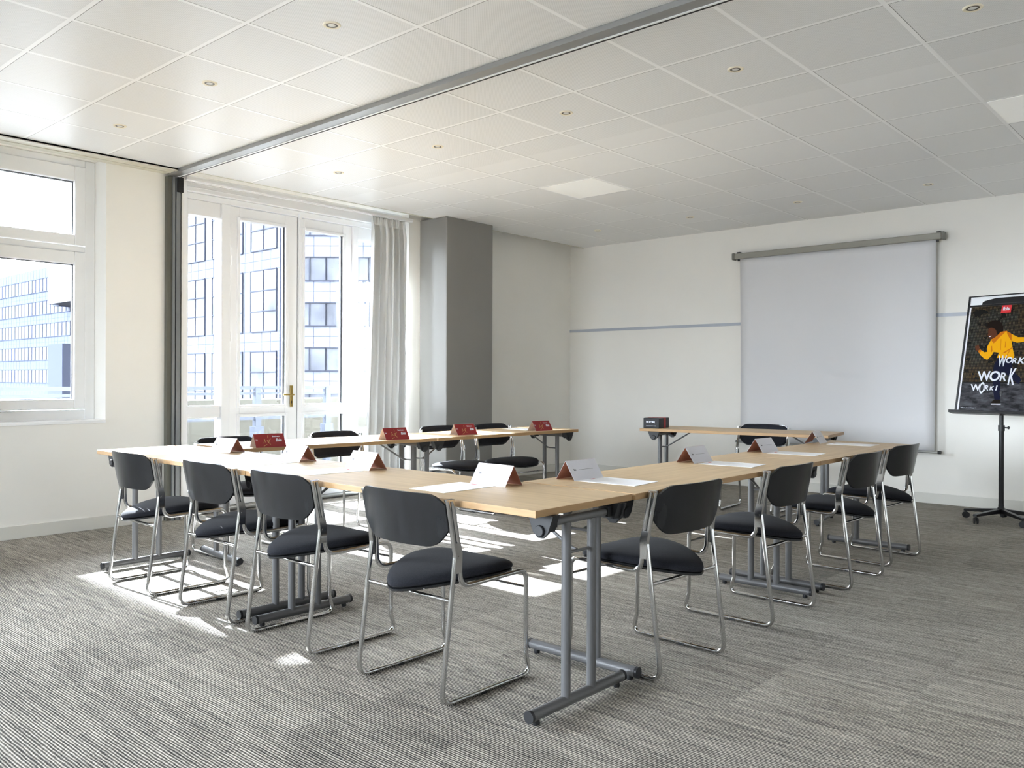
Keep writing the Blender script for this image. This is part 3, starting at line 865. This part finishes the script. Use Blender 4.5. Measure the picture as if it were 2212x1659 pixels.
# ------------------------------------------------------------------ flip chart and poster
fc = thing('flip_chart', 'black flip chart stand on a wheeled star base, by the back wall', 'flip chart', (-1.70, 8.20, 0))
PH, TL = radians(15), radians(13)
f = MB(); f.lathe([(.0, .075), (.032, .075), (.034, .11), (.022, .13), (.022, .15)], n=20); f.build('hub', 'black_satin', fc, smooth=True)
for k in range(5):
    a = radians(-118) + 2 * pi * k / 5
    R = Matrix.Rotation(a, 4, 'Z')
    f = MB(); f.prism([(.02, .075), (.02, .115), (.30, .082), (.305, .062)], 'y', -.02, .02, 0, R)
    lg = f.build('base_leg', 'black_satin', fc, bevel=.004)
    f = MB(); c = R @ Vector((.29, 0, 0))
    ca = a + .9
    mtx = Matrix.Translation((c.x, c.y, .028)) @ Matrix.Rotation(ca, 4, 'Z')
    for off in (-.012, .012):
        g = MB(); g.lathe([(.0, -.006), (.026, -.006), (.028, 0), (.026, .006), (.0, .006)], (0, off, 0), 16, axis='y')
        f.add([mtx @ Vector(v) for v in g.v], g.f)
    f.box(-.008, .008, -.006, .006, 0, .045, 0, mtx)
    f.build('caster', 'plastic', lg, smooth=True)
f = MB(); f.tube([(0, 0, .12), (0, 0, .82)], .021, 16); f.build('pole', 'black_satin', fc, smooth=True)
f = MB(); f.tube([(0, 0, .76), (0, 0, 1.12)], .017, 16); f.build('inner_pole', 'black_satin', fc, smooth=True)
f = MB(); f.tube([(0, 0, .78), (0, 0, .83)], .026, 16); f.tube([(0.02, -.005, .81), (.05, -.012, .81)], .006, 8); f.lathe([(0, 0), (.012, 0), (.014, .01), (.0, .018)], (.05, -.012, .81), 12, axis='x')
f.build('height_knob', 'plastic', fc, smooth=True)
# board in its own tilted frame
e_ = Vector((cos(PH), -sin(PH), 0)); n_ = Vector((-sin(PH), -cos(PH), 0))
w_ = Vector((-n_.x * sin(TL), -n_.y * sin(TL), cos(TL))); nn = e_.cross(w_)
B0 = Vector((-.01, -.05, .93))
BM = Matrix(((e_.x, w_.x, nn.x, B0.x), (e_.y, w_.y, nn.y, B0.y), (e_.z, w_.z, nn.z, B0.z), (0, 0, 0, 1)))
def loc(o): o.data.transform(BM); return o
f = MB(); f.box(-.37, .37, .0, 1.06, -.022, -.004); bd = loc(f.build('board', 'board_white', fc, bevel=.003))
f = MB(); frame_rect(f, 0, 1, 0, 1, 0, 1, .1, .9, .1, .9); f = MB()
for a in ((-.385, -.37, 0, 1.065), (.37, .385, 0, 1.065)): f.box(a[0], a[1], a[2], a[3], -.026, .002)
f.box(-.385, .385, 1.06, 1.068, -.026, .002); loc(f.build('board_frame', 'black_satin', fc))
f = MB(); f.prism([(-.26, .984), (-.255, 1.004), (-.235, 1.016), (-.14, 1.036), (.14, 1.036), (.235, 1.016), (.255, 1.004), (.26, .984)], 'z', -.003, .006)
loc(f.build('paper_clamp', 'black_satin', fc, bevel=.002))
f = MB(); f.box(-.37, .37, .965, .982, -.003, .003); loc(f.build('clamp_bar', 'black_satin', fc))
f = MB(); f.box(-.41, .41, -.012, .0, -.02, .06); f.box(-.41, .41, -.0, .012, .054, .06); loc(f.build('pen_tray', 'black_satin', fc, bevel=.002))
f = MB(); f.box(-.40, .40, -.0005, .001, .0, .053); loc(f.build('tray_liner', 'alu', fc))

po = thing('poster', 'poster of a person in a yellow hoodie dancing, with the words work work work', 'poster', (-1.70, 8.20, 0))
M['poster_bg'] = mat('poster_dark_print', srgb(28, 26, 24), .5, spec=.12)
m = M['poster_bg']; t, N, L, b = nodes(m)
tc = N.new('ShaderNodeUVMap')
mp = N.new('ShaderNodeMapping'); L.new(tc.outputs[0], mp.inputs[0])
sp = N.new('ShaderNodeSeparateXYZ'); L.new(mp.outputs[0], sp.inputs[0])
px, py = sp.outputs['X'], sp.outputs['Y']
dots = math_('GREATER_THAN', math_('MULTIPLY', math_('SINE', math_('MULTIPLY', math_('ADD', px, py), 300)), math_('SINE', math_('MULTIPLY', math_('SUBTRACT', px, py), 300))), .62)
nz = noise(mp.outputs[0], 9, 2); nz2 = noise(mp.outputs[0], 4.5, 2)
dots = math_('MULTIPLY', dots, math_('MULTIPLY', math_('GREATER_THAN', py, .275), math_('GREATER_THAN', nz, .42)))
cr = N.new('ShaderNodeValToRGB'); L.new(nz2, cr.inputs[0])
cr.color_ramp.elements[0].color = srgb(140, 104, 34); cr.color_ramp.elements[0].position = .35
cr.color_ramp.elements[1].color = srgb(112, 114, 104); cr.color_ramp.elements[1].position = .6
mxa = N.new('ShaderNodeMix'); mxa.data_type = 'RGBA'; L.new(dots, mxa.inputs[0])
mxa.inputs['A'].default_value = srgb(15, 13, 10); L.new(cr.outputs[0], mxa.inputs['B'])
fl = N.new('ShaderNodeValToRGB'); L.new(noise(vec(math_('MULTIPLY', px, 6), math_('MULTIPLY', py, 16)), 1.4, 5), fl.inputs[0])
fl.color_ramp.elements[0].color = srgb(24, 23, 26); fl.color_ramp.elements[0].position = .4
fl.color_ramp.elements[1].color = srgb(92, 92, 98); fl.color_ramp.elements[1].position = .75
mxb = N.new('ShaderNodeMix'); mxb.data_type = 'RGBA'; L.new(math_('LESS_THAN', py, .27), mxb.inputs[0])
L.new(mxa.outputs['Result'], mxb.inputs['A']); L.new(fl.outputs[0], mxb.inputs['B'])
L.new(mxb.outputs['Result'], b.inputs['Base Color'])
f = MB(); f.box(-.352, .352, .022, .968, -.0032, -.0018)
ps = f.build('printed_sheet', 'poster_bg', po)
uvl = ps.data.uv_layers.new(name='UVMap')
for lp in ps.data.loops:
    v = ps.data.vertices[lp.vertex_index].co; uvl.data[lp.index].uv = (v.x, v.y)
loc(ps)
f = MB(); f.box(-.366, -.353, .022, .968, -.0036, -.0020); f.box(.353, .366, .022, .968, -.0036, -.0020); f.box(-.366, .366, .968, .974, -.0036, -.0020)
loc(f.build('white_border', 'paper', po))
YEL, YEL2 = mat('hoodie_yellow', srgb(224, 160, 4), .6, spec=.1), mat('hoodie_shadow_print', srgb(188, 104, 10), .6, spec=.1)
SKIN, HAIR, JEAN = mat('skin_print', srgb(86, 46, 28), .6, spec=.1), mat('hair_print', srgb(24, 15, 9), .7, spec=.1), mat('jeans_print', srgb(13, 16, 40), .6, spec=.1)
M['yel'], M['yel2'], M['skin'], M['hair'], M['jean'] = YEL, YEL2, SKIN, HAIR, JEAN
def flat(name, pts, m_, z0, par=po):
    f = MB(); f.prism(pts, 'z', z0 - .0004, z0); return loc(f.build(name, m_, par))
flat('jeans', [(-.069, .493), (.045, .487), (.055, .43), (.09, .36), (.15, .30), (.13, .26), (.06, .31), (.0, .37), (-.026, .322), (-.006, .123), (-.051, .119), (-.076, .218), (-.092, .322), (-.091, .427)], 'jean', -.0013)
flat('shoe', [(-.075, .101), (-.052, .122), (-.003, .12), (.005, .082), (-.073, .080)], 'hair', -.0010)
flat('shoe_sole', [(-.078, .086), (.006, .088), (.005, .079), (-.076, .078)], 'paper', -.0008)
flat('hair', [(-.189, .769), (-.197, .787), (-.186, .812), (-.158, .828), (-.125, .832), (-.094, .824), (-.07, .805), (-.054, .778), (-.05, .748), (-.056, .72), (-.072, .70), (-.094, .701), (-.13, .72), (-.169, .765)], 'hair', -.0014)
flat('face', [(-.177, .758), (-.165, .766), (-.148, .767), (-.125, .756), (-.112, .744), (-.10, .715), (-.093, .694), (-.112, .676), (-.13, .667), (-.150, .664), (-.164, .675), (-.169, .69), (-.179, .70), (-.175, .715), (-.178, .735)], 'skin', -.0011)
flat('smile', [(-.166, .688), (-.145, .695), (-.148, .686), (-.162, .682)], 'paper', -.0008)
flat('eye', [(-.170, .727), (-.156, .731), (-.158, .725)], 'hair', -.0008)
flat('hoodie', [(-.022, .733), (.024, .703), (.079, .672), (.13, .67), (.26, .70), (.262, .66), (.134, .629), (.078, .623), (.031, .64), (.045, .58), (.069, .507), (.065, .487), (-.076, .493), (-.061, .538), (-.109, .546), (-.124, .512), (-.154, .477), (-.182, .488), (-.22, .521), (-.245, .557), (-.236, .571), (-.226, .571), (-.189, .545), (-.162, .548), (-.168, .597), (-.142, .66), (-.118, .672), (-.093, .694), (-.07, .721)], 'yel', -.0012)
flat('hood', [(-.07, .724), (-.022, .733), (-.04, .71), (-.077, .672), (-.105, .635), (-.118, .624), (-.14, .65), (-.13, .67), (-.104, .68)], 'yel2', -.0009)
flat('sleeve_fold', [(-.022, .733), (.024, .703), (.031, .64), (.015, .66), (-.01, .70)], 'yel2', -.0009)
flat('fold_line', [(-.060, .66), (-.056, .66), (-.050, .56), (-.054, .56)], 'yel2', -.0009)
flat('fold_line', [(.045, .585), (.050, .58), (-.01, .535), (-.04, .53)], 'yel2', -.0009)
flat('fold_line', [(-.022, .64), (-.018, .635), (-.012, .585), (-.018, .58)], 'yel2', -.0009)
flat('fold_line', [(-.135, .60), (-.128, .60), (-.12, .555), (-.128, .54)], 'yel2', -.0009)
flat('fold_line', [(.0, .50), (.006, .50), (.03, .56), (.026, .565)], 'yel2', -.0009)
flat('cuff', [(-.245, .557), (-.226, .571), (-.21, .56), (-.232, .54)], 'yel2', -.0009)
flat('hand', [(-.272, .583), (-.276, .60), (-.269, .611), (-.262, .603), (-.258, .616), (-.250, .606), (-.245, .614), (-.238, .596), (-.234, .578), (-.228, .566), (-.241, .553), (-.267, .565)], 'skin', -.0012)
flat('logo_square', [(-.083, .97), (-.002, .971), (-.006, .896), (-.090, .896)], 'logo_red', -.0010)
def pt(body, x, y, size, sx=1., shear=.12, bold=.0012, rot=0.):
    o = text('poster_word', body, size, 'white_text', po, BM @ Matrix.Translation((x, y, -.0004)) @ Matrix.Rotation(rot, 4, 'Z'), .0002, shear, bold * 1.15, sx)
    return o
pt('ibis', -.074, .920, .043, .98, 0, .0012)
pt('W', -.060, .418, .135, .46, .05, .002); pt('O', -.000, .447, .068, 1.0, .15, .0018); pt('R', .052, .444, .062, 1.05, .2, .0016); pt('K', .100, .440, .072, 1.1, .2, .0018)
pt('W', -.212, .290, .118, .85, -.12, .0025); pt('O', -.122, .290, .118, .95, .1, .0025); pt('R', -.034, .290, .100, .9, .15, .0022); pt('K', .036, .255, .205, .42, .2, .0028)
pt('W', -.262, .198, .082, .95, -.1, .002); pt('O', -.195, .176, .140, .40, .12, .0022); pt('R', -.150, .202, .066, .85, .15, .0018); pt('K', -.105, .205, .050, .95, .15, .0016); pt('!', -.058, .206, .060, 1., .15, .0022)
text('poster_word', '* Bosser, bosser, bosser !', .0125, 'white_text', po, BM @ Matrix.Translation((-.335, .040, -.0004)), .0002, 0, .0002)

# ------------------------------------------------------------------ outside: terrace, rail, buildings
f = MB(); f.box(-8.12, -7.32, -8, 14, 2.98, 3.2)
struct(f.build('balcony_slab', 'concrete'))
f = MB(); f.box(-9.6, -7.32, -6, 16, -.25, -.05)
struct(f.build('floor', 'terrace'))
f = MB(); f.box(-9.55, -9.25, -6, 22, -.2, .93)
f.box(-9.6, -9.2, -6, 22, .88, .95)
tag(f.build('terrace_parapet', 'concrete'), 'pale concrete parapet edging the terrace beyond the glazed door', 'parapet')
rail = thing('terrace_railing', 'grey metal railing on posts outside the glazed door', 'railing', (-8.6, 0, 0))
for zz, r in ((1.10, .02), (1.035, .014), (.755, .016)):
    f = MB(); f.box(-r, r, -6, 20, zz - r, zz + r); f.build('rail', 'galv', rail)
for k in range(26):
    y = 4.30 - .96 * 9 + .96 * k
    f = MB(); f.box(-.035, .035, y - .035, y + .035, -.05, 1.10); f.box(-.05, .05, y - .06, y + .06, .42, .66)
    f.prism([(-.05, .42), (.05, .42), (.0, .33)], 'y', y - .06, y + .06)
    f.build('post', 'galv', rail)

def facade(name, P0, dirv, nrm, length, z0, z1, bays, zwins, label, mats=('granite2', 'fglass', 'mullion', 'joint'), depth=14., vj=1.2, parent=None):
    """P0 corner, dirv unit direction, nrm outward normal; bays = [(a,b)] along, zwins=[(z0,z1,nrows)]"""
    if parent:
        t = bpy.data.objects.new(name, None); COL.objects.link(t); t.parent = parent
        t.location = (P0[0] - parent.location.x, P0[1] - parent.location.y, 0)
    else: t = thing(name, label, 'building', (P0[0], P0[1], 0))
    def mtx(): return Matrix(((dirv[0], nrm[0], 0, 0), (dirv[1], nrm[1], 0, 0), (0, 0, 1, 0), (0, 0, 0, 1)))
    R = mtx()
    f = MB(); f.box(0, length, -depth, 0, z0, z1, 0, R); f.build('wall', mats[0], t)
    jn = MB(); zz = z0
    levels = sorted([a for a, b, n in zwins] + [b for a, b, n in zwins])
    for a, b, n in zwins:
        mid = a - .75
        for q in (mid, a - .02, b + .02): jn.box(0, length, 0, .015, q - .02, q + .02, 0, R)
    x = 0
    while x < length:
        jn.box(x - .015, x + .015, 0, .012, z0, z1, 0, R); x += vj
    jn.build('cladding_joints', mats[3], t)
    for (a, b) in bays:
        for (za, zb, nr) in zwins:
            g = MB(); g.box(a, b, 0.01, .04, za, zb, 0, R); w = g.build('window', mats[1], t)
            g = MB()
            n = max(1, round((b - a) / 1.45))
            for k in range(n + 1): xx = a + (b - a) * k / n; g.box(xx - .04, xx + .04, .03, .10, za, zb, 0, R)
            for k in range(nr + 1): q = za + (zb - za) * k / nr; g.box(a, b, .03, .10, q - .04, q + .04, 0, R)
            g.build('window_frame', mats[2], w)
    return t
fl2 = [(-1.4, 3.22, 3), (4.71, 9.35, 3), (10.85, 15.5, 3), (17.0, 21.6, 3)]
fl1 = [(-1.6, .15, 1), (1.77, 3.45, 1), (5.04, 6.73, 1), (8.34, 10.05, 1), (11.64, 13.3, 1), (14.9, 16.6, 1)]
bays = [(.35, 3.85)] + [(5.05 + 5.8 * k, 9.65 + 5.8 * k) for k in range(3)]
ob1 = facade('office_building', (-54.2, 35.0), (-1, 0), (0, -1), 22, -8, 24, bays, fl2,
       'tall pale office block with large glazed bays beyond the terrace', depth=12)
Rr = (c_, s_)
facade('granite_wing', (-53.75, 34.8), Rr, (s_, -c_), 20, -8, 24, [(.9 + 0, 3.3), (3.3, 6.4), (6.4, 9.5), (9.5, 12.6), (12.6, 15.7), (15.7, 19)], fl1,
       None, mats=('granite', 'fglass', 'mullion', 'joint'), depth=11, parent=ob1)
f2w = [(3.4 * k - 3, 3.4 * k - 1.0, 1) for k in range(1, 6)]
facade('banded_office_building', (-121, 47.5), (-1, 0), (0, -1), 46, -8, 17.5, [(5, 46)], [(a * 1.0, b_, n) for a, b_, n in f2w],
       'distant banded office building seen through the left window', mats=('granite3', 'fribbon', 'joint', 'joint'), depth=10)
f = MB(); f.box(-124.5, -110, 44, 47.4, 11.2, 18); f.box(-127, -124.5, 45.5, 47.4, 11.2, 18, 1)
f.box(-126, -120.8, 44.5, 47.4, -5, 5.8, 1)
ob = f.build('office_stair_tower', ['fblock', 'fdark']); tag(ob, 'white block and dark stair shaft rising on the distant office', 'building')
f = MB(); f.box(-33, -25, -5.5, 2.55, -8, 14.2)  # unseen block, added to keep the sun out of the big left window
tag(f.build('added_sun_blocker', 'wall2'), 'unseen pale block added beyond the terrace to block the sun, off to the left', 'building')
f = MB(); f.box(-200, -9.6, -80, 140, -8.6, -8)
struct(f.build('ground', 'terrace'))
